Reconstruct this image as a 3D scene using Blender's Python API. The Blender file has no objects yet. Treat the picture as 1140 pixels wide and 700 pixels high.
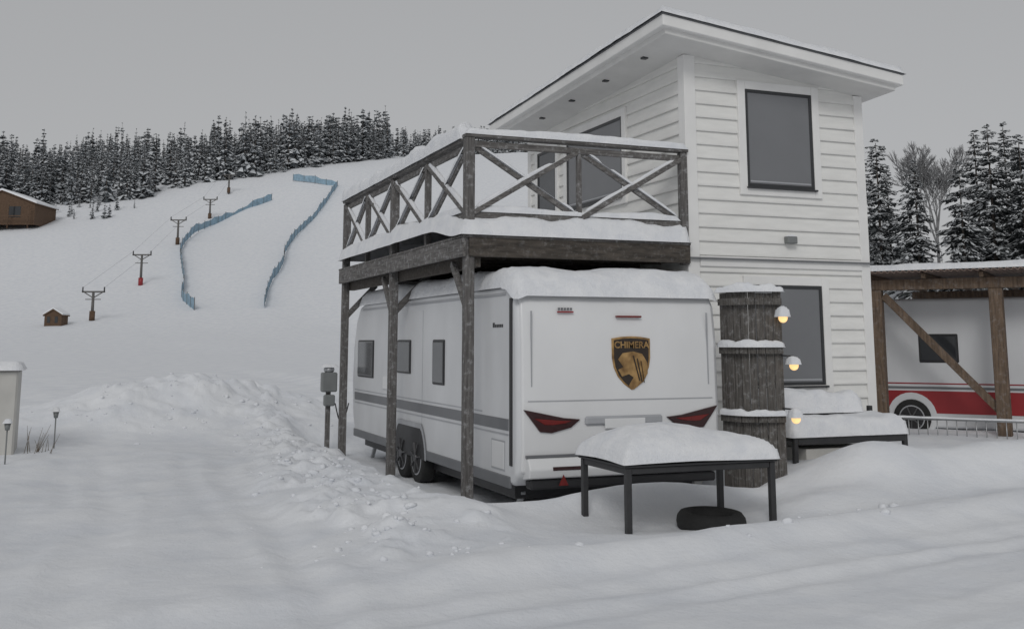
import bpy, bmesh, math, random
import numpy as np
from mathutils import Vector, Matrix
random.seed(3); rng=np.random.RandomState(5)
scn=bpy.context.scene
FX,FY,RX,RY=.368,.930,.930,-.368
# ---------------- materials
def newmat(name):
    m=bpy.data.materials.new(name); m.use_nodes=True
    nt=m.node_tree; b=nt.nodes['Principled BSDF']; return m,nt,b
def mat(name,c,rough=.6,var=.15,scale=4,stretch=(1,1,1),bump=.0,bscale=None,metal=0,dark=None,emis=None,spec=.5,frost=0):
    m,nt,b=newmat(name); N=nt.nodes; L=nt.links
    tc=N.new('ShaderNodeTexCoord'); mp=N.new('ShaderNodeMapping'); mp.inputs['Scale'].default_value=stretch
    L.new(tc.outputs['Object'],mp.inputs[0])
    n=N.new('ShaderNodeTexNoise'); n.inputs['Scale'].default_value=scale; n.inputs['Detail'].default_value=6
    L.new(mp.outputs[0],n.inputs[0])
    r=N.new('ShaderNodeValToRGB'); r.color_ramp.elements[0].position=.3; r.color_ramp.elements[1].position=.7
    d=dark or tuple(x*(1-var) for x in c); u=tuple(min(1,x*(1+var*.6)) for x in c)
    r.color_ramp.elements[0].color=(*d,1); r.color_ramp.elements[1].color=(*u,1)
    L.new(n.outputs[0],r.inputs[0]); out=r.outputs[0]
    if frost:
        n3=N.new('ShaderNodeTexNoise'); n3.inputs['Scale'].default_value=14; n3.inputs['Detail'].default_value=8; n3.inputs['Roughness'].default_value=.75
        L.new(tc.outputs['Object'],n3.inputs[0])
        r3=N.new('ShaderNodeValToRGB'); r3.color_ramp.elements[0].position=.52; r3.color_ramp.elements[1].position=.68
        r3.color_ramp.elements[0].color=(0,0,0,1); r3.color_ramp.elements[1].color=(frost,frost,frost,1)
        L.new(n3.outputs[0],r3.inputs[0])
        mx=N.new('ShaderNodeMixRGB'); mx.inputs[2].default_value=(.7,.71,.73,1); L.new(r3.outputs[0],mx.inputs[0]); L.new(out,mx.inputs[1]); out=mx.outputs[0]
    L.new(out,b.inputs['Base Color'])
    b.inputs['Roughness'].default_value=rough; b.inputs['Metallic'].default_value=metal
    b.inputs['Specular IOR Level'].default_value=spec
    if bump:
        bp=N.new('ShaderNodeBump'); bp.inputs['Strength'].default_value=bump; bp.inputs['Distance'].default_value=.02
        n2=N.new('ShaderNodeTexNoise'); n2.inputs['Scale'].default_value=bscale or scale*4; n2.inputs['Detail'].default_value=5
        L.new(mp.outputs[0],n2.inputs[0]); L.new(n2.outputs[0],bp.inputs['Height']); L.new(bp.outputs[0],b.inputs['Normal'])
    if emis:
        b.inputs['Emission Color'].default_value=(*emis[0],1); b.inputs['Emission Strength'].default_value=emis[1]
    return m
def snowmat(name,c=(.80,.81,.83),b1=.5,s1=3,s2=28):
    m,nt,b=newmat(name); N=nt.nodes; L=nt.links
    tc=N.new('ShaderNodeTexCoord')
    a=N.new('ShaderNodeTexNoise'); a.inputs['Scale'].default_value=s1; a.inputs['Detail'].default_value=8; a.inputs['Roughness'].default_value=.6
    d=N.new('ShaderNodeTexNoise'); d.inputs['Scale'].default_value=s2; d.inputs['Detail'].default_value=6; d.inputs['Roughness'].default_value=.7
    L.new(tc.outputs['Object'],a.inputs[0]); L.new(tc.outputs['Object'],d.inputs[0])
    bp=N.new('ShaderNodeBump'); bp.inputs['Strength'].default_value=b1; bp.inputs['Distance'].default_value=.08
    bp2=N.new('ShaderNodeBump'); bp2.inputs['Strength'].default_value=min(1,b1*1.4); bp2.inputs['Distance'].default_value=.016
    L.new(a.outputs[0],bp.inputs['Height']); L.new(d.outputs[0],bp2.inputs['Height']); L.new(bp.outputs[0],bp2.inputs['Normal']); L.new(bp2.outputs[0],b.inputs['Normal'])
    r=N.new('ShaderNodeValToRGB'); r.color_ramp.elements[0].color=(c[0]*.90,c[1]*.91,c[2]*.93,1); r.color_ramp.elements[1].color=(*c,1)
    r.color_ramp.elements[0].position=.35; r.color_ramp.elements[1].position=.6
    L.new(a.outputs[0],r.inputs[0]); L.new(r.outputs[0],b.inputs['Base Color'])
    b.inputs['Roughness'].default_value=.85; b.inputs['Specular IOR Level'].default_value=.2
    return m
M={}
M['ground']=snowmat('ground_snow',(.80,.815,.84),.48,1.3,18)
M['snow']=snowmat('snow',(.85,.86,.88),.4,5,40)
wc=(.165,.157,.15); wd=(.07,.065,.062)
M['woodx']=mat('weathered_wood_x',wc,.85,.3,6,(.6,9,9),.5,dark=wd,frost=.4)
M['woody']=mat('weathered_wood_y',wc,.85,.3,6,(9,.6,9),.5,dark=wd,frost=.4)
M['woodz']=mat('weathered_wood_z',(.15,.143,.138),.85,.3,6,(9,9,.6),.5,dark=wd,frost=.35)
M['woodd']=mat('dark_wood',(.085,.072,.06),.85,.3,5,(1,6,6),.4,dark=(.035,.03,.025),frost=.12)
M['panel']=mat('grey_boards',(.135,.125,.115),.85,.3,7,(9,9,.6),.6,dark=(.055,.05,.045),frost=.25)
M['siding']=mat('white_siding',(.80,.795,.77),.55,.07,2.5,(1,1,5),.15,20)
M['trim']=mat('white_trim',(.81,.805,.79),.5,.05,3,(1,1,1),.08,20)
M['soffit']=mat('white_soffit',(.70,.695,.68),.6,.06,3)
M['frame']=mat('window_frame',(.035,.037,.04),.4,.1,3)
M['glass']=mat('window_glass',(.085,.09,.097),.12,.15,1.2)
M['blind']=mat('grey_blind',(.19,.195,.205),.22,.06,1.5)
M['metal']=mat('dark_metal',(.035,.035,.037),.5,.2,8)
M['galv']=mat('galvanised_steel',(.42,.43,.44),.4,.15,9,metal=.7)
M['greybox']=mat('grey_plastic',(.2,.21,.21),.5,.1,4)
M['cwhite']=mat('caravan_white',(.74,.745,.75),.30,.07,1.0,(1,1,.6))
M['cside']=mat('caravan_side',(.66,.67,.685),.35,.10,1.4,(1,1,.5),.06,60)
M['cgrey']=mat('caravan_stripe_grey',(.16,.165,.175),.4,.1,3)
M['cgrey2']=mat('caravan_silver',(.40,.41,.43),.35,.1,3)
M['cblack']=mat('caravan_black',(.022,.022,.024),.45,.15,4)
M['cwin']=mat('caravan_window',(.035,.038,.042),.1,.1,2)
M['cblind']=mat('caravan_window_blind',(.11,.115,.12),.15,.1,2)
M['lampd']=mat('tail_lamp_dark',(.035,.010,.010),.12,.1,3)
M['lampr']=mat('tail_lamp_red',(.17,.012,.010),.2,.15,12)
M['red']=mat('red_paint',(.30,.025,.03),.4,.12,2)
M['rubber']=mat('rubber',(.018,.018,.018),.85,.2,10,bump=.3)
M['alloy']=mat('alloy',(.13,.13,.135),.4,.2,6,metal=.5)
M['gold']=mat('emblem_gold',(.46,.29,.12),.38,.45,7,metal=.4,dark=(.15,.08,.03))
M['eblack']=mat('emblem_black',(.030,.020,.014),.35,.3,9)
M['bulb']=mat('bulb',(.9,.6,.3),.4,.05,4,emis=((1,.62,.26),1.0))
M['brown']=mat('carport_wood',(.165,.115,.078),.8,.3,5,(7,7,.7),.4,dark=(.08,.055,.038),frost=.15)
M['cabinw']=mat('cabin_wood',(.13,.08,.05),.85,.3,2,(1,1,8),dark=(.06,.035,.02))
M['rust']=mat('corrugated_sheet',(.27,.20,.17),.6,.2,5)
M['beige']=mat('beige_plastic',(.52,.51,.48),.6,.1,3)
M['needle']=mat('conifer_needles',(.085,.092,.094),.9,.4,2,dark=(.045,.05,.05),spec=.1)
M['needled']=mat('frosted_hazed_needles_far',(.135,.147,.156),.95,.35,.08,dark=(.085,.093,.10),spec=.05)  # frost plus distance haze, both put into the lightened needle colour
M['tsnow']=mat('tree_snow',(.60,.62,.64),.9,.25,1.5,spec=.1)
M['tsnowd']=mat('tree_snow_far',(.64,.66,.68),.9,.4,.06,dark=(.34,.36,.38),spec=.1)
M['bark']=mat('bark',(.09,.075,.065),.9,.3,6,(4,4,1),.4)
M['frost']=mat('frosted_twigs',(.27,.27,.275),.9,.35,3)
M['bluenet']=mat('blue_net',(.27,.40,.50),.8,.25,1.2)
M['paint_l']=mat('pylon_green_grey',(.12,.115,.11),.7,.2,3)
M['dry']=mat('dry_stems',(.16,.13,.10),.9,.3,6)
# ---------------- helpers
def empty(name):
    o=bpy.data.objects.new(name,None); scn.collection.objects.link(o); o.empty_display_size=.3; return o
def mk(name,v,f,m,parent=None,smooth=False,bevel=0,seg=2,mi=None):
    me=bpy.data.meshes.new(name); me.from_pydata([tuple(p) for p in v],[],[tuple(q) for q in f]); 
    ms=m if isinstance(m,(list,tuple)) else [m]
    for k in ms: me.materials.append(M[k] if isinstance(k,str) else k)
    if mi is not None: me.polygons.foreach_set('material_index',np.array(mi,dtype=np.int32))
    if smooth: me.polygons.foreach_set('use_smooth',[True]*len(me.polygons))
    me.update()
    o=bpy.data.objects.new(name,me); scn.collection.objects.link(o)
    if parent: o.parent=parent
    if bevel:
        b=o.modifiers.new('b','BEVEL'); b.width=bevel; b.segments=seg; b.limit_method='ANGLE'; b.angle_limit=math.radians(35)
    return o
CF=[(0,3,2,1),(4,5,6,7),(0,1,5,4),(1,2,6,5),(2,3,7,6),(3,0,4,7)]
def box(name,x0,x1,y0,y1,z0,z1,m,parent=None,bevel=.006):
    v=[(x0,y0,z0),(x1,y0,z0),(x1,y1,z0),(x0,y1,z0),(x0,y0,z1),(x1,y0,z1),(x1,y1,z1),(x0,y1,z1)]
    return mk(name,v,CF,m,parent,bevel=bevel,seg=1)
def beam(name,p0,p1,w,h,m,parent=None,bevel=.006,up=(0,0,1)):
    p0=Vector(p0);p1=Vector(p1);d=(p1-p0).normalized();up=Vector(up)
    if abs(d.dot(up))>.98: up=Vector((0,1,0))
    s=d.cross(up).normalized(); u=s.cross(d).normalized()
    v=[]
    for p in (p0,p1):
        for a,b in ((-1,-1),(1,-1),(1,1),(-1,1)): v.append(p+s*a*w/2+u*b*h/2)
    return mk(name,v,CF,m,parent,bevel=bevel,seg=1)
def cyl(name,p0,p1,r0,r1,m,parent=None,n=16,smooth=True,bevel=0):
    p0=Vector(p0);p1=Vector(p1);d=(p1-p0).normalized();up=Vector((0,0,1)) if abs(d.z)<.9 else Vector((1,0,0))
    s=d.cross(up).normalized();u=s.cross(d)
    v=[];f=[]
    for p,r in((p0,r0),(p1,r1)):
        for i in range(n):
            a=2*math.pi*i/n; v.append(p+s*math.cos(a)*r+u*math.sin(a)*r)
    for i in range(n): f.append((i,(i+1)%n,n+(i+1)%n,n+i))
    f.append(tuple(range(n))[::-1]); f.append(tuple(range(n,2*n)))
    o=mk(name,v,f,m,parent)
    for p in o.data.polygons: p.use_smooth=len(p.vertices)==4
    if bevel:
        b=o.modifiers.new('b','BEVEL'); b.width=bevel; b.segments=2; b.limit_method='ANGLE'; b.angle_limit=math.radians(50)
    return o
def hsh(ix,iy,s):
    n=(ix.astype(np.int64)*374761393+iy.astype(np.int64)*668265263+s*1442695041)&0x7fffffff
    n=((n^(n>>13))*1274126177)&0x7fffffff
    return ((n^(n>>16))&0xffff)/65535.0
def vn(x,y,s=0):
    x=np.asarray(x,float);y=np.asarray(y,float)
    ix=np.floor(x);iy=np.floor(y);fx=x-ix;fy=y-iy;fx=fx*fx*(3-2*fx);fy=fy*fy*(3-2*fy)
    a=hsh(ix,iy,s);b=hsh(ix+1,iy,s);c=hsh(ix,iy+1,s);d=hsh(ix+1,iy+1,s)
    return (a*(1-fx)+b*fx)*(1-fy)+(c*(1-fx)+d*fx)*fy
def fbm(x,y,o=4,s=0,g=.5):
    t=0;a=1;n=0
    for i in range(o):
        t=t+a*vn(np.asarray(x)*2**i+i*17.3,np.asarray(y)*2**i-i*9.1,s+i);n+=a;a*=g
    return t/n-.5
def ss(a,b,x):
    t=np.clip((np.asarray(x,float)-a)/(b-a),0,1);return t*t*(3-2*t)
def G(x,y,cx,cy,sx,sy): return np.exp(-((x-cx)/sx)**2-((y-cy)/sy)**2)
PS=[-200,0,100,140,170,205,240,275,320,360,400,500,700,1200]
PZ=[.2,.22,.9,2.3,4.5,12,23,33.5,51,64,71,89,96,98]
def H(x,y):
    x=np.asarray(x,float);y=np.asarray(y,float)
    s=FX*x+FY*y;l=RX*x+RY*y
    z=np.interp(s,PS,PZ)
    z=(z+np.interp(s-9,PS,PZ)+np.interp(s+9,PS,PZ))/3
    k=(1-.8*ss(40,95,l))*(1-.13*ss(80,190,-l)*ss(285,340,s))
    z=.22+(z-.22)*k
    far=ss(60,150,s)
    z=z+far*(fbm(x/35,y/35,4,3)*5*ss(150,300,s)+fbm(x/9,y/9,3,9)*.9)
    z=z+6.5*np.exp(-((s-100)/26)**2)*ss(18,34,l)
    near=1-ss(35,70,s)
    dz=fbm(x/3.1,y/3.1,4,21)*.17+fbm(x/.55,y/.55,3,31)*.035+fbm(x/.2,y/.2,2,35)*.012
    dz=dz+.22*ss(7.2,8.6,x)*ss(9.6,11.2,y)
    yb=7.75+.14*x+.25*fbm(x/1.7,x*0+3,3,5)
    dz=dz+.11*np.exp(-((y-yb)/.42)**2)*ss(1.9,3.2,x)-.07*(1-ss(-.4,.1,y-yb))
    tr=0
    for o_,w_ in((-.95,.13),(-2.5,.13),(-1.4,.11),(-3.1,.12)):
        q=y-(7.75+.14*x)-o_-.12*np.sin(x*.45+o_)
        tr=tr-.022*np.exp(-(q/w_)**2)+.010*np.exp(-((np.abs(q)-w_*2)/.08)**2)
    dz=dz+tr*(1+1.4*fbm(x*2.,y*2.,2,8))*ss(.5,2.,x)
    xb=2.1+.085*(y-8.7)+.35*fbm(y/1.6,y*0+7,3,6)
    lane=ss(-3.3,-2.7,x-xb)*(1-ss(-.5,-.1,x-xb))*ss(4,6,y)*(1-ss(19,21.5,y))
    dz=dz-.04*lane
    for o_,w_,a_ in((-.75,.14,.020),(-2.35,.17,.022),(-1.25,.11,.008),(-2.85,.12,.010)):
        q=x-(2.35+.06*(y-8.7))-o_-.16*np.sin(y*.4+o_*1.3)-.25*fbm(y/2.2,y*0+o_,2,4)
        rr=-a_*np.exp(-(q/w_)**2)+a_*.4*np.exp(-((np.abs(q)-w_*1.9)/.08)**2)
        dz=dz+rr*np.clip(1+2.6*fbm(x*1.3,y*.7,3,int(10-o_*7)),0,2.2)*ss(4.5,6,y)*(1-ss(16,20,y))
    bank=ss(-.5,.5,x-xb)*(1-ss(3.5,4.1,x))*ss(8.0,9.6,y)*(1-ss(21,24,y))
    lump=np.maximum(0,fbm(x/.30,y/.30,4,44)+.02)
    dz=dz+bank*(.08+.21*lump)
    dz=dz+.24*lump*np.exp(-((x-xb-.1)/.6)**2)*ss(8.,9.4,y)*(1-ss(22,25,y))
    m=.75*G(x,y,2.5,23.2,2.0,1.6)+.45*G(x,y,.6,22.3,1.8,1.4)+.4*G(x,y,4.2,25.5,2,2)+.22*G(x,y,-1.5,24,2.4,1.5)
    dz=dz+m*(1+.6*fbm(x/.8,y/.8,4,55))+.33*lump*np.clip(m*1.6,0,1)
    dz=dz+.30*G(x,y,8.9,10.7,.8,.55)+.22*G(x,y,10.5,10.5,1.1,.5)+.16*G(x,y,7.6,9.9,.9,.4)+.2*G(x,y,12.,10.8,1.5,.8)
    dz=dz-.15*G(x,y,5.8,10.05,1.5,.75)+.20*G(x,y,5.9,10.95,1.1,.25)+.12*G(x,y,3.7,10.4,.6,.5)
    z=z+dz*near
    pit=ss(3.4,4.3,x+.3*fbm(y,x,2,2))*(1-ss(7.3,7.7,x))*ss(10.9,11.55,y+.3*fbm(x*1.2,y,3,12))*(1-ss(20.0,21.5,y))
    z=z*(1-pit)+pit*(.04-.03*ss(4.3,4.7,x)+.03*fbm(x*3,y*3,2,1))
    return z
def axis(a,b,st,lo,hi,g=1.11):
    c=list(np.arange(a,b+1e-6,st)); s=st
    while c[-1]<hi: s*=g; c.append(c[-1]+s)
    s=st
    while c[0]>lo: s*=g; c.insert(0,c[0]-s)
    return np.array(c)
ax=axis(-3.5,12.,.05,-900,1000,1.09); ay=axis(5.2,24.5,.05,-120,1300,1.08)
X,Y=np.meshgrid(ax,ay); Z=H(X,Y)
nx,ny=len(ax),len(ay)
V=np.stack([X.ravel(),Y.ravel(),Z.ravel()],1)
i=np.arange(nx-1)[None,:]+nx*np.arange(ny-1)[:,None]; i=i.ravel()
Fq=np.stack([i,i+1,i+1+nx,i+nx],1)
ground=mk('snow_ground',V.tolist(),Fq.tolist(),'ground',smooth=True)
def h1(x,y): return float(H(np.array([x]),np.array([y]))[0])

def snow_pad(name,x0,x1,y0,y1,zf,th,parent,r=.15,st=.06,over=.03,seed=1,amp=.25,m='snow'):
    nx=max(4,int((x1-x0)/st));ny=max(4,int((y1-y0)/st))
    nx=min(nx,110);ny=min(ny,110)
    gx=x0-over+(x1-x0+2*over)*np.linspace(0,1,nx+1); gy=y0-over+(y1-y0+2*over)*np.linspace(0,1,ny+1)
    XX,YY=np.meshgrid(gx,gy)
    d=np.minimum(np.minimum(XX-gx[0],gx[-1]-XX),np.minimum(YY-gy[0],gy[-1]-YY))
    t=np.clip(d/r,0,1)
    hh=th*np.sqrt(np.clip(1-(1-t)**2,0,1))*(1+amp*2*fbm(XX/.5+seed,YY/.5,4,seed))
    w=.04*fbm(XX*2.5,YY*2.5,3,seed+7)*(d<st)
    XX=XX+w;YY=YY+w
    zb_=zf(XX,YY)
    ZZ=zb_+hh
    n1,n2=nx+1,ny+1
    v=np.stack([XX.ravel(),YY.ravel(),ZZ.ravel()],1)
    i=(np.arange(n1-1)[None,:]+n1*np.arange(n2-1)[:,None]).ravel()
    f=np.stack([i,i+1,i+1+n1,i+n1],1).tolist()
    return mk(name,v.tolist(),f,m,parent,smooth=True)
def snow_strip(name,p0,p1,w,h,parent,seed=0,gap=.0,drop=.35):
    p0=Vector(p0);p1=Vector(p1);L=(p1-p0).length;n=max(6,int(L/.06));n=min(n,120)
    d=(p1-p0).normalized();s=d.cross(Vector((0,0,1))).normalized()
    v=[];f=[];K=8
    NN=fbm(np.linspace(0,L*2.2,n+1)+seed*3.1,np.full(n+1,seed*1.7),4,seed)
    for i in range(n+1):
        t=i/n;e=min(1,min(t,1-t)*L/.08)
        nn=float(NN[i])
        a=math.sqrt(max(0,1-(1-e)**2))*(1+1.0*nn)
        if gap and nn<-gap: a*=.15
        for k in range(K+1):
            th=math.pi*k/K; c=math.cos(th);sn=math.sin(th)
            c=math.copysign(abs(c)**.6,c); sn=sn**.7
            q=p0+d*(L*t)+s*(c*w/2*(1+.25*nn))+Vector((0,0,-.004+sn*h*a)); v.append(q)
    for i in range(n):
        for k in range(K):
            a=i*(K+1)+k; f.append((a,a+1,a+K+2,a+K+1))
    return mk(name,v,f,'snow',parent,smooth=True)

# ---------------- camera
cam=bpy.data.cameras.new('cam'); co=bpy.data.objects.new('camera',cam); scn.collection.objects.link(co); scn.camera=co
co.location=(0,0,2.0); co.rotation_euler=(math.radians(99),0,math.radians(-21.6))
cam.lens=37.9; cam.sensor_width=36; cam.shift_y=-.140; cam.clip_end=4000; cam.clip_start=.1

# ---------------- house
house=empty('two_storey_house')
HX0,HX1,HY0,HY1=7.45,10.33,12.42,17.9
def zb(x,y=11.8): return 5.97-.119*(x-6.77)-.042*(y-11.8)
core=[(HX0,HY0,.1),(HX1,HY0,.1),(HX1,HY1,.1),(HX0,HY1,.1)]+[(a,b,zb(a,b)) for a,b in((HX0,HY0),(HX1,HY0),(HX1,HY1),(HX0,HY1))]
mk('walls',core,CF,'trim',house)
def siding(name,axis_,a0,a1,plane,z0,z1,step,cut):
    bm=bmesh.new(); z=z0
    while z<z1-.01:
        pr=[(0,z),(.038,z+.002),(.040,z+.02),(.008,z+step-.001),(0,z+step-.001)]
        vs=[]
        for a in(a0,a1):
            row=[]
            for o,zz in pr:
                row.append(bm.verts.new((a,plane-o,zz) if axis_=='x' else (plane-o,a,zz)))
            vs.append(row)
        for k in range(5):
            bm.faces.new((vs[0][k],vs[0][(k+1)%5],vs[1][(k+1)%5],vs[1][k]))
        bm.faces.new(vs[0][::-1]);bm.faces.new(vs[1]); z+=step
    if cut:
        nrm=Vector((.119,.042,1)).normalized()
        bmesh.ops.bisect_plane(bm,geom=bm.verts[:]+bm.edges[:]+bm.faces[:],plane_co=Vector((HX0,HY0,zb(HX0,HY0)+.01)),plane_no=nrm,clear_outer=True)
    bmesh.ops.recalc_face_normals(bm,faces=bm.faces)
    me=bpy.data.meshes.new(name);bm.to_mesh(me);bm.free();me.materials.append(M['siding'])
    o=bpy.data.objects.new(name,me);scn.collection.objects.link(o);o.parent=house
siding('siding_upper','x',HX0+.12,HX1-.1,HY0,3.14,6.0,.187,True)
siding('siding_lower','x',HX0+.12,HX1-.1,HY0,.3,2.99,.187,False)
siding('siding_side','y',HY0+.12,HY1-.1,HX0,.3,6.0,.187,True)
box('corner_board',HX0-.045,HX0+.13,HY0-.045,HY0+.13,.1,5.86,'trim',house)
box('corner_board',HX1-.11,HX1+.04,HY0-.045,HY0+.1,.1,5.52,'trim',house)
box('corner_board',HX0-.045,HX0+.1,HY1-.11,HY1+.03,.1,5.6,'trim',house)
box('band_board',HX0+.131,HX1-.111,HY0-.06,HY0+.02,2.99,3.13,'trim',house)
box('band_flashing',HX0-.05,HX1+.05,HY0-.10,HY0-.046,3.085,3.105,'cgrey',house,0)
def window(a0,a1,z0,z1,pl,ax_,tw=.12,bl=True):
    def bx(n,a,b,o0,o1,c,d,m,bev=.006):
        if ax_=='x': box(n,a,b,pl-o1,pl-o0,c,d,m,house,bev)
        else: box(n,pl-o1,pl-o0,a,b,c,d,m,house,bev)
    bx('window_trim_l',a0-tw,a0,0,.066,z0-tw,z1+tw,'trim'); bx('window_trim_r',a1,a1+tw,0,.066,z0-tw,z1+tw,'trim')
    bx('window_trim_t',a0,a1,0,.063,z1,z1+tw,'trim'); bx('window_trim_b',a0,a1,0,.063,z0-tw,z0,'trim')
    bx('sill',a0-.02,a1+.02,.05,.11,z0-.03,z0-.005,'frame')
    fw=.045
    bx('frame_l',a0,a0+fw,0,.058,z0,z1,'frame');bx('frame_r',a1-fw,a1,0,.058,z0,z1,'frame')
    bx('frame_t',a0+fw,a1-fw,0,.058,z1-fw,z1,'frame');bx('frame_b',a0+fw,a1-fw,0,.058,z0,z0+fw,'frame')
    bx('window_glass',a0+fw,a1-fw,.041,.044,z0+fw,z1-fw,'blind' if bl else 'glass',0)
    if bl: bx('blind_bottom_rail',a0+fw+.01,a1-fw-.01,.044,.047,z0+fw+.02,z0+fw+.04,'cgrey2',0)
window(8.36,9.47,4.10,5.46,HY0,'x')
window(8.36,9.51,1.42,2.76,HY0,'x')
window(14.2,16.2,4.15,5.36,HX0,'y')
window(16.66,17.45,3.40,5.30,HX0,'y',.1,False)
box('wall_light',8.93,9.09,HY0-.13,HY0-.03,3.33,3.43,'greybox',house,.01)
snow_strip('light_snow',(8.93,HY0-.08,3.43),(9.09,HY0-.08,3.43),.08,.03,house,3)
def slab(name,x0,x1,y0,y1,o0,o1,m,bev=.008):
    c=[(x0,y0),(x1,y0),(x1,y1),(x0,y1)]
    v=[(a,b,zb(a,b)+o0) for a,b in c]+[(a,b,zb(a,b)+o1) for a,b in c]
    return mk(name,v,CF,m,house,bevel=bev,seg=1)
slab('roof_soffit',6.85,10.56,11.88,18.15,0,.10,'soffit')
slab('roof_fascia',6.77,10.64,11.80,18.22,.075,.225,'trim')
slab('roof_edge_metal',6.765,10.65,11.785,18.23,.2265,.240,'cgrey',0)
snow_pad('roof_snow',6.73,10.67,11.76,18.25,lambda x,y:zb(x,y)+.236,.11,house,r=.06,st=.05,over=.0,seed=4)
for yy in (12.8,14.0,15.2,16.4): box('soffit_light',7.02,7.10,yy,yy+.08,zb(7.1,yy)-.016,zb(7.1,yy)+.02,'frame',house,0)
# ---------------- deck
deck=empty('wooden_balcony')
DX,DY0,DY1=4.34,12.4,19.0
for n_,yy in enumerate((DY0,15.8,DY1)):
    o=box('post',DX-.06,DX+.06,yy-.06,yy+.06,-.05,4.50 if n_<1 else 4.44,'woodz',deck,.01)
for yy in(14.1,17.45): box('baluster_post',DX-.04,DX+.04,yy-.04,yy+.04,3.05,4.42,'woodz',deck)
box('post_at_wall',7.31,7.41,DY0-.05,DY0+.05,3.0,4.50,'woodz',deck)
box('baluster_mid',5.80,5.86,DY0-.03,DY0+.03,3.3,4.379,'woodz',deck)
box('rim_front',DX-.02,7.40,DY0-.09,DY0-.045,3.02,3.27,'woodd',deck)
box('rim_side',DX-.105,DX-.062,DY0-.09,DY1+.1,3.02,3.25,'woody',deck)
box('rim_back',DX,7.40,DY1+.05,DY1+.1,3.02,3.25,'woodx',deck)
box('beam_side',DX+.065,DX+.16,DY0,DY1,2.90,3.05,'woodd',deck)
for k in range(12):
    yy=DY0+.1+k*.6
    if yy<DY1: box('joist',DX+.02,7.40,yy,yy+.05,3.052,3.2,'woodd',deck)
for k in range(48):
    yy=DY0-.1+k*.143
    if yy<DY1+.05: box('deck_board',DX-.1,7.40,yy,yy+.13,3.255,3.283,'woodx',deck,0)
box('handrail_front',DX-.07,7.42,DY0-.07,DY0+.07,4.50,4.54,'woodx',deck)
box('rail_front_top',DX+.061,7.31,DY0-.025,DY0+.02,4.38,4.46,'woodx',deck)
box('rail_front_low',DX+.061,7.31,DY0-.025,DY0+.02,3.50,3.58,'woodx',deck)
box('handrail_side',DX-.07,DX+.07,DY0+.072,DY1+.07,4.455,4.495,'woody',deck)
box('rail_side_top',DX-.025,DX+.02,DY0+.061,DY1-.061,4.34,4.42,'woody',deck)
box('rail_side_low',DX-.025,DX+.02,DY0+.061,DY1-.061,3.50,3.58,'woody',deck)
def xb_(p,q,ax_,pl):
    for k,(z0,z1) in enumerate(((3.56,4.40),(4.40,3.56))):
        o=-.035+k*.05
        if ax_=='x': beam('brace',(p,pl+o,z0),(q,pl+o,z1),.035,.06,'woodx',deck)
        else: beam('brace',(pl+o,p,z0),(pl+o,q,z1),.035,.06,'woody',deck)
xb_(DX+.05,5.80,'x',DY0);xb_(5.86,7.32,'x',DY0)
ys=[DY0,14.1,15.8,17.45,DY1]
for a,b in zip(ys[:-1],ys[1:]): xb_(a+.04,b-.04,'y',DX)
for yy in(15.8,DY1): beam('knee',(DX+.03,yy,2.45),(DX+.55,yy,3.0),.06,.09,'woodx',deck)
for yy,s_ in((DY0,1),(15.8,1)): beam('knee',(DX,yy+.05,2.4),(DX,yy+.6,2.98),.06,.09,'woody',deck)
snow_strip('snow_rail_front',(DX-.07,DY0,4.54),(7.42,DY0,4.54),.16,.10,deck,2)
snow_strip('snow_rail_side',(DX,DY0+.07,4.495),(DX,DY1+.07,4.495),.20,.22,deck,5)
snow_strip('snow_low_front',(DX+.07,DY0,3.58),(7.3,DY0,3.58),.08,.08,deck,8)
snow_strip('snow_low_side',(DX,DY0+.07,3.58),(DX,DY1-.07,3.58),.09,.10,deck,9)
snow_pad('snow_on_deck',DX-.11,7.38,DY0-.11,DY1+.05,lambda x,y:3.284+.14*ss(.1,1.2,y-DY0),.27,deck,r=.18,over=.03,seed=9,amp=.4)
def diagsnow(y0,y1,z0,z1,sd): snow_strip('snow_brace',(DX-.01,y0,z0+.03),(DX-.01,y1,z1+.03),.06,.055,deck,sd,gap=.14)
for k,(a,b) in enumerate(zip(ys[:-1],ys[1:])): diagsnow(a+.1,b-.1,3.6,4.36,k+20); diagsnow(a+.1,b-.1,4.36,3.6,k+30)
for k,(a,b) in enumerate(((4.42,5.78),(5.90,7.28))):
    snow_strip('snow_brace',(a,DY0,3.63),(b,DY0,4.42),.05,.04,deck,k+40,gap=.14); snow_strip('snow_brace',(a,DY0,4.43),(b,DY0,3.62),.05,.04,deck,k+50,gap=.14)

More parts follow.
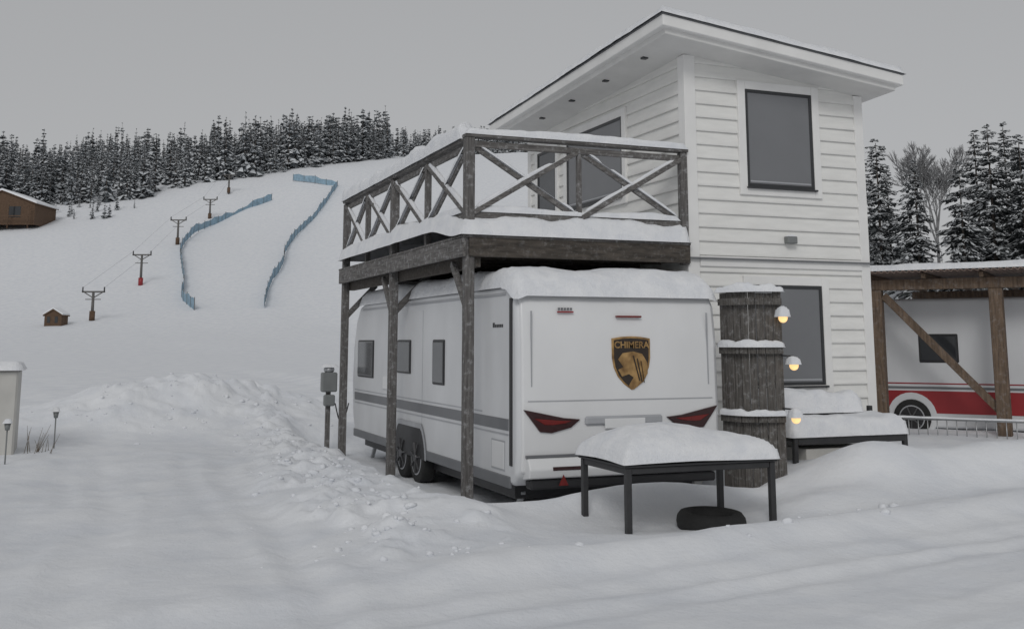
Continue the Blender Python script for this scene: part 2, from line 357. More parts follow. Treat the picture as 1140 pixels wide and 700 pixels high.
# ---------------- caravan
def extrude_prof(name,prof,x0,x1,m,parent,bevel=.05,seg=3,smooth=True):
    n=len(prof);v=[(x0,y,z) for y,z in prof]+[(x1,y,z) for y,z in prof]
    f=[(i,n+i,n+(i+1)%n,(i+1)%n) for i in range(n)]+[tuple(range(n)),tuple(range(2*n-1,n-1,-1))]
    o=mk(name,v,f,m,parent,bevel=bevel,seg=seg)
    bm=bmesh.new();bm.from_mesh(o.data);bmesh.ops.recalc_face_normals(bm,faces=bm.faces);bm.to_mesh(o.data);bm.free()
    for p in o.data.polygons:p.use_smooth=True
    w=o.modifiers.new('w','WEIGHTED_NORMAL') if bevel else None
    return o
def wheel(x,y,z,r,parent,side=-1):
    cyl('tyre',(x,y,z),(x-side*.2,y,z),r,r,'rubber',parent,28,bevel=.03)
    cyl('rim',(x+side*.004,y,z),(x-side*.05,y,z),r*.68,r*.68,'cgrey2',parent,28)
    cyl('rim_well',(x+side*.007,y,z),(x-side*.05,y,z),r*.62,r*.62,'cblack',parent,28)
    for k in range(7):
        a=k*2*math.pi/7+.3
        beam('spoke',(x+side*.012,y,z),(x+side*.012,y+math.cos(a)*r*.62,z+math.sin(a)*r*.62),.016,.032,'alloy',parent,0,up=(1,0,0))
    cyl('hub',(x+side*.03,y,z),(x,y,z),r*.17,r*.17,'alloy',parent,12)
car=empty('parked_caravan')
CX0,CX1,CY0,CY1=4.60,7.24,11.47,19.4
prof=[(11.62,.40),(11.50,.52),(11.455,.80),(11.46,1.3),(11.475,2.0),(11.52,2.42),(11.62,2.58),(11.80,2.65),(18.6,2.67),(18.95,2.60),(19.2,2.35),(19.38,1.9),(19.42,1.3),(19.35,.75),(19.2,.45)]
extrude_prof('body',prof,CX0,CX1,'cside',car,.06,4)
rp=[(11.60,.47),(11.47,.56),(11.43,.82),(11.435,1.3),(11.45,2.0),(11.497,2.43),(11.60,2.595),(11.75,2.664),(11.78,2.6),(11.65,2.0),(11.65,.5)]
extrude_prof('rear_shell',rp,CX0+.05,CX1-.05,'cwhite',car,.03,3)
box('rear_panel_line',CX0+.12,CX1-.12,11.428,11.45,1.335,1.345,'cgrey2',car,0)
box('corner_strip',CX0-.012,CX0+.02,11.60,11.68,.62,2.5,'cblack',car,.004)
box('side_stripe',CX0-.006,CX0+.01,11.72,19.2,1.00,1.13,'cgrey',car,0)
box('side_stripe_thin',CX0-.005,CX0+.01,11.72,19.2,.945,.965,'cgrey2',car,0)
box('side_stripe_thin2',CX0-.005,CX0+.01,12.6,19.2,1.165,1.18,'cgrey2',car,0)
box('skirt',CX0-.014,CX0+.02,11.66,19.2,.37,.50,'cgrey',car,.01)
box('top_keder',CX0-.014,CX0+.02,11.8,18.7,2.54,2.57,'cgrey2',car,.004)
box('underframe',CX0+.15,CX1-.15,11.9,19.0,.22,.40,'cblack',car)
for x,y in((4.85,11.9),(6.95,11.9),(4.85,18.6)): beam('corner_steady',(x,y,.30),(x,y+.25,.02),.06,.05,'galv',car)
box('side_hatch',CX0-.010,CX0+.01,11.85,12.25,.56,.86,'cwhite',car,.004)
box('side_hatch_gap',CX0-.005,CX0+.01,11.83,12.27,.54,.88,'cgrey2',car,0)
box('vent_cover',CX0-.02,CX0+.01,16.9,17.25,1.25,1.45,'cwhite',car,.01)
def cwindow(y0,y1,z0,z1):
    box('window_seal',CX0-.016,CX0+.01,y0,y1,z0,z1,'cblack',car,.012); box('window_pane',CX0-.028,CX0-.01,y0+.03,y1-.03,z0+.03,z1-.03,'cblind',car,.01)
cwindow(14.08,14.6,1.42,2.03);cwindow(15.7,16.42,1.53,2.03);cwindow(17.9,18.98,1.4,2.03)
box('door_line',CX0-.004,CX0+.01,13.2,13.212,.45,2.45,'cgrey2',car,0);box('door_line',CX0-.004,CX0+.01,15.1,15.112,.5,2.45,'cgrey2',car,0)
for wy in(15.33,16.08): wheel(CX0-.01,wy,.36,.355,car)
N_=24;v=[];f=[]
for k in range(N_+1):
    t=k/N_;a=math.pi*t
    yy=15.705+math.cos(a)*.80; z_=.36+min(.42,math.sin(a)*.62)
    yi=15.705+math.cos(a)*.87; zi=.36+min(.49,math.sin(a)*.70)
    v+= [(CX0-.018,yi,zi),(CX0-.018,yy,z_),(CX0-.018,yy,.36)]
for k in range(N_): f.append((3*k,3*k+3,3*k+4,3*k+1))
mk('arch_trim',v,f,'cgrey2',car)
mk('arch_void',[(CX0-.0155,15.705+math.cos(math.pi*k/N_)*.80,.36+min(.42,math.sin(math.pi*k/N_)*.62)) for k in range(N_+1)],[tuple(range(N_+1))],'cblack',car)
def lamp(pts):
    n=len(pts)
    for nm,sc,yy,mm in(('lamp_housing',1,11.405,'lampd'),('lamp_red',.66,11.395,'lampr')):
        cx=sum(p[0] for p in pts)/n;cz=sum(p[1] for p in pts)/n
        q=[(cx+(x-cx)*sc,cz+(z-cz)*sc*(.45 if sc<1 else 1)) for x,z in pts]
        v=[(x,yy,z) for x,z in q]+[(x,11.46,z) for x,z in q]
        f=[tuple(range(n)),tuple(range(2*n-1,n-1,-1))]+[(i,n+i,n+(i+1)%n,(i+1)%n) for i in range(n)]
        mk(nm,v,f,mm,car,bevel=.01,seg=2)
Lp=[(4.66,1.25),(4.86,1.21),(5.15,1.15),(5.36,1.13),(5.24,1.04),(5.0,.985),(4.86,1.0)]
lamp(Lp); mid=(CX0+CX1)/2
lamp([(2*mid-x,z) for x,z in Lp[::-1]])
box('plate_recess',5.42,6.42,11.395,11.45,1.06,1.16,'cgrey2',car,.02)
box('number_plate',5.66,6.18,11.385,11.40,1.02,1.13,'cwhite',car,.003)
extrude_prof('bumper',[(11.36,.50),(11.33,.60),(11.40,.72),(11.5,.72),(11.6,.46)],CX0+.10,CX1-.10,'cwhite',car,.02,2)
box('bumper_gap',CX0+.09,CX1-.09,11.40,11.50,.722,.75,'cgrey',car,0)
box('bumper_lip',CX0+.13,CX1-.13,11.38,11.55,.38,.485,'cblack',car,.02)
for x in(4.98,6.4): box('reflector',x,x+.34,11.325,11.35,.585,.625,'lampd',car,.004)
v=[(5.05,11.34,.42),(5.17,11.34,.42),(5.11,11.34,.54)]; mk('reflector_triangle',v,[(0,1,2)],'lampr',car)
box('third_brake_light',5.85,6.18,11.43,11.47,2.285,2.305,'lampr',car,.003)
box('sticker_red',5.10,5.30,11.448,11.47,2.335,2.35,'red',car,0);
for k in range(5): box('sticker_mark',5.11+k*.038,5.13+k*.038,11.447,11.47,2.365,2.39,'cgrey',car,0)
for k,w_ in enumerate((.05,.03,.03,.03,.03,.03)): box('side_letter',CX0-.007,CX0+.01,12.18-k*.055,12.18-k*.055+w_,2.17,2.205 if k else 2.225,'cblack',car,0)
for x in(CX0+.16,CX1-.17): box('rear_groove',x,x+.012,11.432,11.455,1.5,2.35,'cgrey2',car,0)
def shield(w,h,yy,m,nm,cx=6.035,cz=1.755):
    pr=[(-.5,.46),(-.25,.49),(0,.5),(.25,.49),(.5,.46),(.5,.1),(.46,-.08),(.36,-.25),(.2,-.39),(0,-.5),(-.2,-.39),(-.36,-.25),(-.46,-.08),(-.5,.1)]
    v=[(cx+a*w,yy,cz+b*h) for a,b in pr]+[(cx+a*w,11.46,cz+b*h) for a,b in pr];n=len(pr)
    mk(nm,v,[tuple(range(n)),tuple(range(2*n-1,n-1,-1))]+[(i,n+i,n+(i+1)%n,(i+1)%n) for i in range(n)],m,car)
shield(.50,.62,11.432,'gold','emblem_rim');shield(.455,.575,11.428,'eblack','emblem_back')
fig=[(-.18,.08),(-.12,.15),(.02,.17),(.14,.14),(.205,.04),(.21,-.08),(.15,-.18),(.02,-.27),(-.05,-.23),(.02,-.13),(-.04,-.09),(-.13,-.12),(-.18,-.04),(-.11,-.01)]
mk('emblem_figure',[(6.035+a,11.424,1.72+b) for a,b in fig],[tuple(range(len(fig)))],'gold',car)
for a in range(3): beam('emblem_mane',(6.035+.02+.05*a,11.420,1.84-.03*a),(6.035+.10+.03*a,11.420,1.55-.01*a),.004,.014,'eblack',car,0)
tc=bpy.data.curves.new('emblem_text','FONT');tc.body='CHIMERA';tc.size=.108;tc.align_x='CENTER';tc.extrude=.002;tc.offset=.002
to=bpy.data.objects.new('emblem_text',tc);scn.collection.objects.link(to);to.rotation_euler=(math.radians(90),0,0);to.location=(6.035,11.421,1.93);to.data.materials.append(M['gold']);to.parent=car
snow_pad('roof_snow',CX0+.0,CX1-.0,11.47,18.9,lambda x,y:2.52+.13*ss(0,.35,y-11.45)+.02*(y>11.9)-.04*ss(.12,0,np.minimum(x-CX0,CX1-x)),.21,car,r=.17,over=.03,seed=12,amp=.3,st=.045)
box('roof_hatch',5.2,5.6,13,13.4,2.7,2.94,'cwhite',car,.1)

# ---------------- screen panel (staves bent into a shallow round)
pan=empty('wooden_screen_panel')
A=Vector((7.30,11.50,0));B=Vector((7.83,10.98,0));dv=(B-A).normalized();nv=Vector((-dv.y,dv.x,0));nv=nv if nv.y<0 else -nv
Lp_=(B-A).length;nb=8
def arc(t,ex=0): return A+dv*(Lp_*t)+nv*((.16+ex)*math.sin(math.pi*t)-.03+ex*.6)
for k in range(nb):
    a=arc(k/nb+.004);b=arc((k+1)/nb-.004);p=(a+b)/2;dd=(b-a).normalized()
    t=2.60+random.uniform(-.02,.02)
    beam('board',p+Vector((0,0,.1)),p+Vector((0,0,t)),.022,(b-a).length,'panel',pan,.004,up=tuple(dd))
def arc_snow(z,ex,w,h,seed,nm):
    v=[];f=[];K=8;n=40
    NN=fbm(np.linspace(0,6,n+1)+seed,np.full(n+1,seed*1.3),4,seed)
    for i in range(n+1):
        t=-.03+1.06*i/n;c=arc(min(1,max(0,t)),ex)+dv*(Lp_*(t-min(1,max(0,t))));tt=i/n
        e=min(1,min(tt,1-tt)/.08);a=math.sqrt(max(0,1-(1-e)**2))*(1+1.3*float(NN[i]))
        dt=(arc(min(1,t+.02),ex)-arc(max(0,t-.02),ex)).normalized();s=Vector((dt.y,-dt.x,0))
        for k in range(K+1):
            th=math.pi*k/K;cc=math.copysign(abs(math.cos(th))**.6,math.cos(th));sn=max(0,math.sin(th))**.7
            v.append(c+s*(cc*w/2)+Vector((0,0,z-.004+sn*h*a)))
    for i in range(n):
        for k in range(K): a=i*(K+1)+k;f.append((a,a+1,a+K+2,a+K+1))
    mk(nm,v,f,'snow',pan,smooth=True)
for z in(1.10,1.90,2.48):
    for k in range(nb):
        a=arc(k/nb,.045)+Vector((0,0,z));b=arc((k+1)/nb,.045)+Vector((0,0,z))
        beam('hoop',a,b,.05,.08,'panel',pan,0)
    if z<2.4: arc_snow(z+.04,.055,.10,.075,int(z*10),'hoop_snow')
arc_snow(2.60,0,.16,.09,7,'top_snow')
st=empty('festoon_light_string')
bp=[(7.80,10.90,2.30),(7.93,10.90,1.74),(7.93,10.90,1.12)]
for k,c in enumerate(bp): cyl('bracket',(B.x-.02,B.y,c[2]+.10),(c[0],c[1],c[2]+.09),.012,.012,'metal',st,6)
def sphere(name,c,r,m,parent,sz=1,seg=16):
    bm=bmesh.new();bmesh.ops.create_uvsphere(bm,u_segments=seg,v_segments=seg//2+2,radius=r)
    for v_ in bm.verts: v_.co.z*=sz; v_.co+=Vector(c)
    me=bpy.data.meshes.new(name);bm.to_mesh(me);bm.free();me.materials.append(M[m])
    for p in me.polygons:p.use_smooth=True
    o=bpy.data.objects.new(name,me);scn.collection.objects.link(o);o.parent=parent;return o
for k,c in enumerate(bp):
    sphere('bulb',(c[0],c[1],c[2]-.02),.055,'bulb',st,1.0); cyl('socket',(c[0],c[1],c[2]+.03),(c[0],c[1],c[2]+.09),.03,.025,'metal',st,10)
    snow_pad('bulb_snow',c[0]-.09,c[0]+.07,c[1]-.08,c[1]+.07,lambda x,y,q=c[2]:q-.005+0*x,.12,st,r=.08,st=.02,over=0,seed=k+3)

# ---------------- table
tab=empty('outdoor_table')
TX0,TX1,TY0,TY1=4.98,6.62,9.55,10.52
for x in(TX0,TX1):
    for y in(TY0,TY1): box('leg',x-.03,x+.03,y-.03,y+.03,-.02,.80,'metal',tab,.005)
box('apron_f',TX0+.031,TX1-.031,TY0-.02,TY0+.02,.74,.80,'metal',tab);box('apron_b',TX0+.031,TX1-.031,TY1-.02,TY1+.02,.74,.80,'metal',tab)
box('apron_l',TX0-.02,TX0+.02,TY0+.031,TY1-.031,.74,.80,'metal',tab);box('apron_r',TX1-.02,TX1+.02,TY0+.031,TY1-.031,.74,.80,'metal',tab)
box('table_top',TX0-.05,TX1+.05,TY0-.05,TY1+.05,.803,.828,'metal',tab)
snow_pad('table_snow',TX0-.05,TX1+.05,TY0-.05,TY1+.05,lambda x,y:.828+.09*np.exp(-((x-5.6)/.6)**2-((y-10.1)/.5)**2),.24,tab,r=.42,st=.03,over=.03,seed=21,amp=.2)
fb=empty('old_tyre')
cx_,cy_=6.10,9.88; gz=h1(cx_,cy_)
v=[];f=[];n=36
prr=[(.0,.03),(.19,.03),(.20,.10),(.22,.155),(.27,.18),(.315,.17),(.345,.13),(.355,.08),(.345,.02),(.31,-.02)]
for r,z in prr:
    for k in range(n): v.append((cx_+r*math.cos(2*math.pi*k/n),cy_+r*math.sin(2*math.pi*k/n),gz+z-.03+.05*r*math.sin(2*math.pi*k/n)))
for i in range(len(prr)-1):
    for k in range(n): f.append((i*n+k,i*n+(k+1)%n,(i+1)*n+(k+1)%n,(i+1)*n+k))
mk('tyre',v,f,'rubber',fb,smooth=True)

# ---------------- bench
be=empty('garden_bench')
BX0,BX1,BY0,BY1=8.30,10.0,11.45,12.1
for x in(BX0,BX1):
    for y in(BY0,BY1): box('leg',x-.03,x+.03,y-.03,y+.03,.3,.86 if y==BY0 else 1.15,'metal',be)
box('seat',BX0-.03,BX1+.03,BY0,BY1,.78,.83,'metal',be);box('front_bar',BX0+.031,BX1-.031,BY0-.03,BY0-.002,.74,.83,'metal',be)
for k in range(4): box('back_slat',BX0,BX1-.4,BY1+.031,BY1+.05,.88+k*.08,.94+k*.08,'woodx',be)
box('arm',BX1-.03,BX1+.03,BY0-.03,BY1-.03,.862,.90,'metal',be)
snow_pad('seat_snow',BX0-.05,BX1+.03,BY0-.03,BY1,lambda x,y:.83+0*x,.24,be,r=.16,st=.04,seed=5)
snow_pad('back_snow',BX0-.15,BX1-.25,BY1-.15,BY1+.2,lambda x,y:1.08+0*x,.28,be,r=.14,st=.03,seed=6,amp=.3)
box('storage_box',8.5,9.5,11.5,11.95,.3,.68,'beige',be)

# ---------------- carport + neighbour caravan
ph=math.radians(38);Pv=Matrix.Translation((13.3,13.0,0))
TR=Pv@Matrix.Rotation(ph,4,'Z')@Pv.inverted()
cp=empty('wooden_carport');cp.matrix_world=TR
for y in(13.0,14.82,10.2): box('post',13.20,13.40,y-.10,y+.10,.1,2.83,'brown',cp,.01)
for y in(10.2,14.82): box('post_rear',18.0,18.2,y-.1,y+.1,.1,2.83,'brown',cp)
beam('brace',(13.3,14.7,2.75),(13.3,13.05,.95),.07,.12,'brown',cp)
beam('beam',(13.3,15.1,2.92),(13.3,9.5,2.92),.12,.17,'brown',cp);beam('beam',(18.1,15.1,2.92),(18.1,9.5,2.92),.12,.17,'brown',cp)
for k in range(7): box('rafter',13.05,18.4,9.7+k*.86,9.76+k*.86,3.006,3.09,'brown',cp)
v=[];f=[];n=180
for k in range(n+1):
    y=9.4+k*(5.75/n); z=3.12+.02*math.sin(k*math.pi/1.5)
    v+=[(12.95,y,z),(18.5,y,z)]
for k in range(n): f.append((2*k,2*k+1,2*k+3,2*k+2))
o=mk('roof_sheet',v,f,'rust',cp);s_=o.modifiers.new('s','SOLIDIFY');s_.thickness=.012
snow_pad('roof_snow',12.98,18.5,9.4,15.12,lambda x,y:3.135+0*x,.11,cp,r=.08,seed=17,over=0)
nc=empty('neighbour_caravan');nc.matrix_world=TR
NX=14.0
prof=[(8.6,.6),(8.5,1.2),(8.6,2.4),(8.9,2.72),(15.2,2.72),(15.55,2.5),(15.7,1.6),(15.6,.6)]
extrude_prof('body',prof,NX,NX+2.3,'cside',nc,.06,3)
box('red_stripe',NX-.006,NX+.01,8.8,15.55,.84,1.20,'red',nc,0);box('grey_stripe',NX-.006,NX+.01,8.8,15.55,1.23,1.27,'cgrey',nc,0)
box('red_line',NX-.006,NX+.01,8.8,15.55,1.31,1.33,'red',nc,0)
for a,b in((13.70,14.32),(11.6,12.6),(9.6,10.5)):
    box('window_seal',NX-.02,NX+.01,a,b,1.66,2.13,'cblack',nc,.02);box('window',NX-.03,NX-.01,a+.03,b-.03,1.69,2.10,'cwin',nc,.01)
wheel(NX-.05,14.48,.76,.30,nc);box('under',NX+.1,NX+2.2,8.9,15.4,.35,.62,'cblack',nc)
cyl('wheel_arch',(NX-.012,14.48,.78),(NX+.2,14.48,.78),.39,.39,'cside',nc,28)
rl=empty('metal_railing');rl.matrix_world=TR
for z in(.52,.82): cyl('rail',(12.85,9.8,z),(12.85,14.75,z),.016,.016,'galv',rl,8)
for k in range(36): cyl('bar',(12.85,9.85+k*.14,.42),(12.85,9.85+k*.14,.82),.008,.008,'galv',rl,6)
snow_strip('rail_snow',(12.85,9.8,.835),(12.85,14.75,.835),.04,.025,rl,3)

# ---------------- small stuff
ep=empty('electric_hookup_post')
gx,gy=4.28,19.95;g0=h1(gx,gy)
box('post',gx-.04,gx+.04,gy-.04,gy+.04,g0-.1,1.35,'woodz',ep);box('meter_box',gx-.14,gx+.14,gy-.13,gy+.05,1.1,1.45,'greybox',ep,.02)
box('socket_box',gx-.10,gx+.10,gy-.15,gy-.04,.85,1.05,'greybox',ep,.02);sphere('lamp_cap',(gx,gy-.03,1.50),.10,'galv',ep,.7)
snow_pad('cap_snow',gx-.13,gx+.13,gy-.13,gy+.08,lambda x,y:1.54+0*x,.06,ep,r=.08,st=.03,seed=2)
for k in range(8):
    a=k/8*math.pi;b=(k+1)/8*math.pi
    cyl('cable',(gx+.1+.25*k/8,gy-.15,.9-.35*math.sin(a)),(gx+.1+.25*(k+1)/8,gy-.15,.9-.35*math.sin(b)),.012,.012,'metal',ep,6)
ub=empty('utility_cabinet')
box('cabinet',-2.7,-.82,17.95,19.0,.1,1.58,'beige',ub,.03);box('cabinet_plinth',-2.68,-.84,17.93,19.0,.05,.35,'greybox',ub)
box('door_seam',-1.75,-1.74,17.94,17.96,.4,1.5,'greybox',ub,0)
snow_pad('cabinet_snow',-2.75,-.78,17.9,19.05,lambda x,y:1.58+0*x,.12,ub,r=.12,seed=8)
for (x,y) in((-.87,16.9),(-.28,18.6)):
    e=empty('garden_stake_light');g=h1(x,y);zt=g+.46
    cyl('stake',(x,y,g-.1),(x,y,zt),.010,.010,'greybox',e,8);cyl('lantern',(x,y,zt),(x,y,zt+.09),.03,.045,'greybox',e,10);cyl('lid',(x,y,zt+.09),(x,y,zt+.11),.055,.03,'metal',e,10)
    snow_pad('snow_cap',x-.06,x+.06,y-.06,y+.06,lambda X_,Y_,q=zt:q+.095+0*X_,.07,e,r=.05,st=.02,over=0,seed=4)
e=empty('dried_plant')
for k in range(18):
    x=-.50+random.gauss(0,.10);y=18.2+random.gauss(0,.1);g=h1(x,y)
    a=random.uniform(-.5,.5);b=random.uniform(.12,.40)
    cyl('stem',(x,y,g-.03),(x+a*b*1.2,y,g+b),.005,.002,'dry',e,5)

vs=[];fs=[]
bm=bmesh.new();bmesh.ops.create_icosphere(bm,subdivisions=2,radius=1);bv=np.array([v_.co[:] for v_ in bm.verts]);bf=[[q.index for q in p.verts] for p in bm.faces];bm.free()
for k in range(380):
    if k<250:
        y=random.uniform(8.5,20.5); x=2.3+.085*(y-8.7)+random.gauss(.25,.42)
    elif k<360: x=random.gauss(2.,1.6);y=random.gauss(22.0,1.0)
    else: x=random.uniform(2.5,8);y=7.75+.14*x+random.gauss(.15,.25)
    if x>3.5 and y>10.6 and y<21: continue
    r=min(.05,abs(random.gauss(.005,.020))+.009)
    q=bv*(1+.45*(rng.rand(len(bv),1)-.5))*r*np.array([random.uniform(.7,1.4),random.uniform(.7,1.3),random.uniform(.5,.9)])+np.array([x,y,h1(x,y)+r*.1])
    o_=len(vs);vs+=q.tolist();fs+=[[a+o_ for a in p] for p in bf]
mk('snow_clumps',vs,fs,'ground',smooth=True)

# ---------------- trees
def conifer(rg,h,R,tiers,nb,start=.1,droop=.35,twigs=0,snowp=.5,pw=.85,sag=.25):
    V=[];F=[];I=[]
    n=6
    for zz,r in((-.5,h*.014),(h*.97,h*.002)):
        for k in range(n): V.append((r*math.cos(6.283*k/n),r*math.sin(6.283*k/n),zz))
    for k in range(n): F.append((k,(k+1)%n,n+(k+1)%n,n+k));I.append(2)
    lean=rg.uniform(0,6.28);asym=rg.uniform(0,.35)
    def kite(a,b,w,up,mi):
        a=np.array(a);b=np.array(b);d=b-a;s=np.array([-d[1],d[0],0]);L=np.linalg.norm(s)+1e-6;s=s/L*w
        m_=a+d*.55; o=len(V)
        V.extend([tuple(a+[0,0,up]),tuple(m_+s+[0,0,up-sag*2*w*rg.uniform(.3,1)]),tuple(b+[0,0,up*.6]),tuple(m_-s+[0,0,up-sag*2*w*rg.uniform(.3,1)])])
        F.append((o,o+1,o+2,o+3));I.append(mi)
    for i in range(tiers):
        f=(i+rg.rand()*.8)/tiers; z=h*(start+(1-start)*f)
        r=R*(1-f)**pw*(.6+.65*rg.rand())+.018*h
        for b in range(nb):
            a=rg.uniform(0,6.283); rr=r*(.45+.75*rg.rand())*(1+asym*math.cos(a-lean))
            dr=droop*(.6+.8*rg.rand())*(1.1-f)
            zj=rg.uniform(-.012,.012)*h
            A_=(0,0,z+zj);B_=(rr*math.cos(a),rr*math.sin(a),z+zj-dr*rr+.05*rr)
            if twigs:
                Av=np.array(A_);Bv=np.array(B_)
                kite(A_,B_,rr*.08,0,0)
                for t in range(twigs):
                    u=.25+.75*(t+rg.rand()*.6)/twigs; p=Av+(Bv-Av)*u; sg=1 if t%2 else -1
                    aa=a+sg*rg.uniform(.4,1.0);l=rr*(.45-.25*u)*(.6+.7*rg.rand())+.05
                    q=p+np.array([math.cos(aa)*l,math.sin(aa)*l,-l*rg.uniform(.15,.7)])
                    kite(p,q,l*.24,0,0)
                    if rg.rand()<snowp: kite(p,q,l*.22,.03+.03*rg.rand(),1)
            else:
                w=rr*rg.uniform(.25,.45); kite(A_,B_,w,0,0)
                if rg.rand()<snowp: kite(np.array(A_)+(np.array(B_)-np.array(A_))*.25,np.array(B_)*[1.04,1.04,1],w*.92,.012*h,1)
    return np.array(V),F,I
def hillpos(s,l): return s*FX+l*RX, s*FY+l*RY
tmpl=[conifer(np.random.RandomState(100+k),1.0,[.13,.18,.12,.16,.20,.14,.17,.11,.15,.19][k],13,8,.03,.6,0,[.95,.8,1,.7,.9,.95,.8,1,.65,.9][k],[.75,.85,1.,.6,.7,.9,.55,.8,.75,.65][k],.7) for k in range(10)]
def forest(name,places):
    VV=[];FF=[];II=[];o=0
    P=np.array(places);hz=H(P[:,0],P[:,1])
    for (x,y,hh,wd_),zg in zip(places,hz):
        t=tmpl[random.randrange(10)];a=random.uniform(0,6.28);c_,s_=math.cos(a),math.sin(a)
        v=t[0]; q=np.stack([(v[:,0]*c_-v[:,1]*s_)*hh*wd_,(v[:,0]*s_+v[:,1]*c_)*hh*wd_,np.maximum(v[:,2],-.06)*hh],1)
        q+=np.array([x,y,zg]);VV.append(q);
        FF+= [tuple(b+o for b in p) for p in t[1]];II+=t[2];o+=len(v)
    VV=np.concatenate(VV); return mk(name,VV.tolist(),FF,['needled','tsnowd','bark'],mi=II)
def lowedge(l):
    return np.interp(l,[-230,-150,-110,-95,-75,-62,-55,-35],[292,290,291,303,324,337,354,367])
pl=[]
for k in range(2300):
    l=random.uniform(-290,-44); le=float(lowedge(l)); s=le+ (random.random()**1.3)*105
    if l>-62 and s>400: continue
    cl=float(vn(np.array([l/9.]),np.array([s/14.]),4)[0])
    hh=random.triangular(5,15.5,9.5)*(.65+.6*cl)
    if l>-85: hh*=1.2
    x,y=hillpos(s,l);pl.append((x,y,hh,random.uniform(.7,1.2)))
for k in range(420):
    l=random.uniform(-62,40);s=random.uniform(455,520);x,y=hillpos(s,l);pl.append((x,y,random.uniform(6,14),random.uniform(.7,1.2)))
for k in range(70):
    l=random.uniform(-200,-100);s=random.uniform(262,292);x,y=hillpos(s,l);pl.append((x,y,random.uniform(1.5,5.5),random.uniform(.9,1.3)))
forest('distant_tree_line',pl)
pl=[]
for k in range(260):
    s=random.uniform(170,260);l=s*random.uniform(.30,.75);x,y=hillpos(s,l);pl.append((x,y,random.uniform(9,16),random.uniform(.8,1.2)))
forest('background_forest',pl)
specs=[(.343,92,13,1.8),(.352,104,11.5,1.7),(.378,86,11.0,2.2),(.420,84,10.8,2.0),(.436,94,13.6,2.3),(.449,88,13.8,2.4),(.464,100,15,2.4),(.478,86,13.0,2.7),(.50,93,14,2.2),(.53,99,14,2.2),(.33,100,12,2.)]
for k,(u,s,hh,R) in enumerate(specs):
    t=conifer(np.random.RandomState(40+k),hh,R,30,11,.06,.45,8,.85,.75 if k%3 else .55,.35)
    x,y=hillpos(s,u*s);q=t[0]+np.array([x,y,h1(x,y)])
    mk('spruce_tree',q.tolist(),t[1],['needle','tsnow','bark'],mi=t[2])
V_=[];F_=[]
def limb(p,d,L,r,dep):
    q=p+d*L; n=5 if dep<2 else 3
    s=d.cross(Vector((.3,.2,1))).normalized();u=s.cross(d)
    o=len(V_)
    for P_,rr in((p,r),(q,r*.62)):
        for k in range(n): a=6.283*k/n;V_.append(P_+s*math.cos(a)*rr+u*math.sin(a)*rr)
    for k in range(n): F_.append((o+k,o+(k+1)%n,o+n+(k+1)%n,o+n+k))
    if dep<7:
        for k in range(3 if dep>0 else 4):
            nd=(d+Vector((random.gauss(0,.34),random.gauss(0,.34),random.gauss(.16,.2)))).normalized()
            limb(p+d*L*random.uniform(.5,1),nd,L*random.uniform(.62,.80),max(.020,r*.6),dep+1)
x,y=hillpos(93,.396*93);g=h1(x,y);random.seed(11)
limb(Vector((x,y,g-.3)),Vector((0,0,1)),4.6,.17,0)
mk('frosted_birch_tree',V_,F_,'frost')

# ---------------- ski hill furniture
def pylon(s,l,hh):
    e=empty('ski_lift_pylon');x,y=hillpos(s,l);g=h1(x,y)
    cyl('mast',(x,y,g-.5),(x,y,g+hh),.28,.2,'paint_l',e,10)
    beam('crossarm',(x-1.8*RX,y-1.8*RY,g+hh-.1),(x+1.8*RX,y+1.8*RY,g+hh-.1),.25,.25,'paint_l',e)
    for sg in(-1,1):
        cyl('sheave',(x+sg*1.7*RX-.1,y+sg*1.7*RY,g+hh+.25),(x+sg*1.7*RX+.1,y+sg*1.7*RY,g+hh+.25),.42,.42,'metal',e,12)
        beam('strut',(x+sg*.1*RX,y+sg*.1*RY,g+hh-1.0),(x+sg*1.4*RX,y+sg*1.4*RY,g+hh-.2),.14,.14,'paint_l',e)
    beam('work_platform',(x-1.2*RX,y-1.2*RY,g+hh*.72),(x+1.2*RX,y+1.2*RY,g+hh*.72),.2,.12,'paint_l',e)
    cyl('mat',(x,y,g),(x,y,g+1.5),.45,.45,'red' if hh>5.9 else 'cabinw',e,10)
    return x,y,g+hh+.25
tops=[pylon(171,-66,4.6),pylon(207,-71,6.0),pylon(243,-75.5,5.6),pylon(275,-77.5,5.2),pylon(298,-79,5.2)]
e=empty('ski_lift_cable')
for a,b in zip(tops[:-1],tops[1:]):
    for sg in(-1.7,1.7): cyl('cable',(a[0]+sg*RX,a[1]+sg*RY,a[2]+.3),(b[0]+sg*RX,b[1]+sg*RY,b[2]+.3),.02,.02,'greybox',e,4)
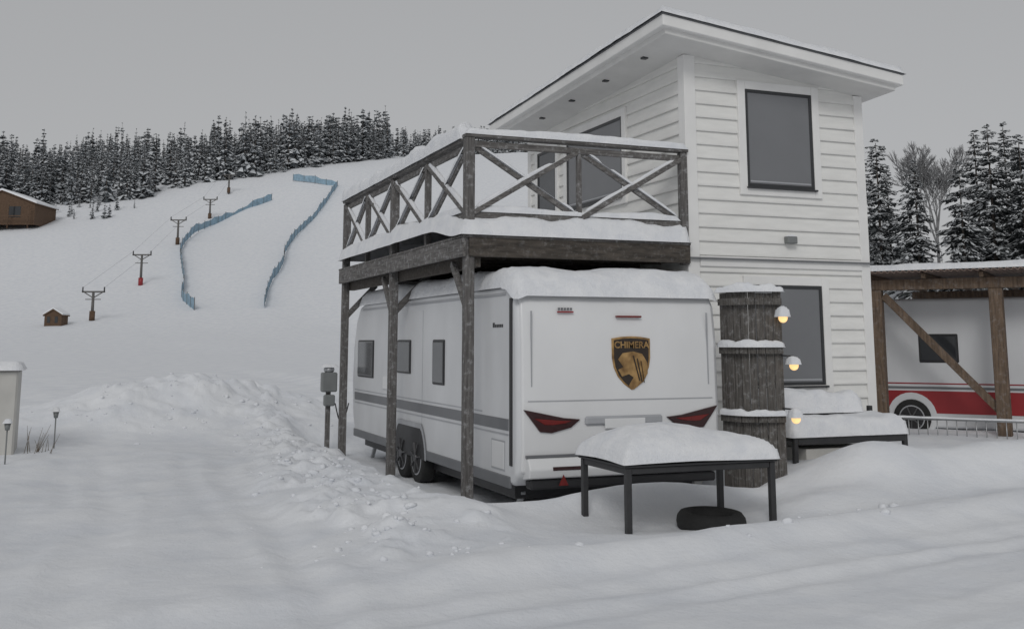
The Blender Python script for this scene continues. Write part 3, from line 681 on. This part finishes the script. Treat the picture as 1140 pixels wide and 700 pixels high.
def cabin(name,s,l,w,d,hh,rh,m):
    e=empty(name);x,y=hillpos(s,l);g=h1(x,y)-.4
    def P(a,b,z): return (x+a*RX+b*FX,y+a*RY+b*FY,g+z)
    v=[P(-w/2,-d/2,0),P(w/2,-d/2,0),P(w/2,d/2,0),P(-w/2,d/2,0),P(-w/2,-d/2,hh),P(w/2,-d/2,hh),P(w/2,d/2,hh),P(-w/2,d/2,hh),P(0,-d/2,hh+rh),P(0,d/2,hh+rh)]
    mk('walls',v,[(0,1,5,8,4),(1,2,6,5),(2,3,7,9,6),(3,0,4,7)],m,e)
    for sg in(-1,1):
        o=.5 if w>5 else .2;k=(w/2+o)/(w/2)
        v=[P(0,-d/2-o,hh+rh+.1),P(sg*(w/2+o),-d/2-o,hh+rh-rh*k+.1),P(sg*(w/2+o),d/2+o,hh+rh-rh*k+.1),P(0,d/2+o,hh+rh+.1)]
        v+= [(a,b,c+ (.45 if w>5 else .2)) for a,b,c in v]
        mk('roof_snow',v,CF,'snow',e)
        v=[(a,b,c-.2) for a,b,c in v[:4]]+[(a,b,c-.01) for a,b,c in v[:4]]
        mk('roof_boards',v,CF,m,e)
    for a in(-w*.25,w*.2):
        q=[P(a-w*.09,-d/2-.05,hh*.35),P(a+w*.09,-d/2-.05,hh*.35),P(a+w*.09,-d/2-.05,hh*.85),P(a-w*.09,-d/2-.05,hh*.85)]
        mk('window',q,[(0,1,2,3)],'cwin',e)
    if w>5:
        for a in(-w*.45,-w*.15,w*.15,w*.45):
            p=P(a,-d/2-1.6,0);cyl('veranda_post',(p[0],p[1],p[2]-1),(p[0],p[1],p[2]+hh*.9),.18,.18,m,e,6)
        q=[P(-w/2,-d/2-1.8,hh*.35),P(w/2,-d/2-1.8,hh*.35),P(w/2,-d/2-1.7,hh*.35),P(-w/2,-d/2-1.7,hh*.35)]
        q+=[(a,b,c+.25) for a,b,c in q];mk('veranda_rail',q,CF,m,e)
    return e
cabin('lift_hut',166,-69.5,2.6,2.4,1.9,.8,'cabinw')
cabin('ski_lodge',262,-122,16,12,5.2,3.0,'cabinw')
def net(name,pts,hh):
    pts=[Vector((*hillpos(s,l),0)) for s,l in pts];dense=[]
    for a,b in zip(pts[:-1],pts[1:]):
        n=max(2,int((b-a).length/1.8))
        for k in range(n): dense.append(a+(b-a)*k/n)
    dense.append(pts[-1]);e=empty(name);v=[];f=[]
    for k,p in enumerate(dense):
        g=h1(p.x,p.y);t=hh*(1+.15*math.sin(k*2.1)+.1*math.sin(k*.7)); v+=[(p.x,p.y,g+.1),(p.x,p.y,g+t)]
        if k%2==0: cyl('pole',(p.x,p.y,g-.2),(p.x,p.y,g+t+.25),.06,.06,'paint_l',e,5)
    for k in range(len(dense)-1): f.append((2*k,2*k+2,2*k+3,2*k+1))
    mk('net',v,f,'bluenet',e)
def smooth_pts(p,it=2):
    for _ in range(it):
        q=[p[0]]
        for a,b in zip(p[:-1],p[1:]): q+= [(a[0]*.75+b[0]*.25,a[1]*.75+b[1]*.25),(a[0]*.25+b[0]*.75,a[1]*.25+b[1]*.75)]
        q.append(p[-1]);p=q
    return p
net('safety_net_fence',smooth_pts([(294,-66),(282,-72),(262,-76),(240,-74),(222,-68),(207,-62.5),(196,-60),(183,-53.5)],1),1.8)
net('safety_net_fence',[(312,-64),(306,-50)],1.8)
net('safety_net_fence',smooth_pts([(306,-50),(285,-50),(262,-51),(240,-50.5),(222,-47),(205,-46),(184,-42)],1),1.8)

# ---------------- world + sun
w=bpy.data.worlds.new('World');scn.world=w;w.use_nodes=True;nt=w.node_tree;bg=nt.nodes['Background']
sk=nt.nodes.new('ShaderNodeTexSky');sk.sky_type='NISHITA';sk.sun_disc=False;sk.sun_elevation=math.radians(34);sk.sun_rotation=math.radians(210)
hs=nt.nodes.new('ShaderNodeHueSaturation');hs.inputs['Saturation'].default_value=.1
nt.links.new(sk.outputs[0],hs.inputs['Color'])
mx=nt.nodes.new('ShaderNodeMixRGB');mx.inputs[0].default_value=.85;mx.inputs[2].default_value=(2.86,2.90,2.97,1)
nt.links.new(hs.outputs[0],mx.inputs[1]);nt.links.new(mx.outputs[0],bg.inputs[0]);bg.inputs[1].default_value=.124
sl=bpy.data.lights.new('sun','SUN');sl.energy=.80;sl.angle=math.radians(20);sl.color=(1,.985,.96)
so=bpy.data.objects.new('sun',sl);scn.collection.objects.link(so)
az=math.radians(210);el=math.radians(34)
d=Vector((math.sin(az)*math.cos(el),math.cos(az)*math.cos(el),math.sin(el)))
so.rotation_euler=d.to_track_quat('Z','Y').to_euler()
scn.view_settings.view_transform='Standard';scn.view_settings.look='None';scn.view_settings.exposure=0
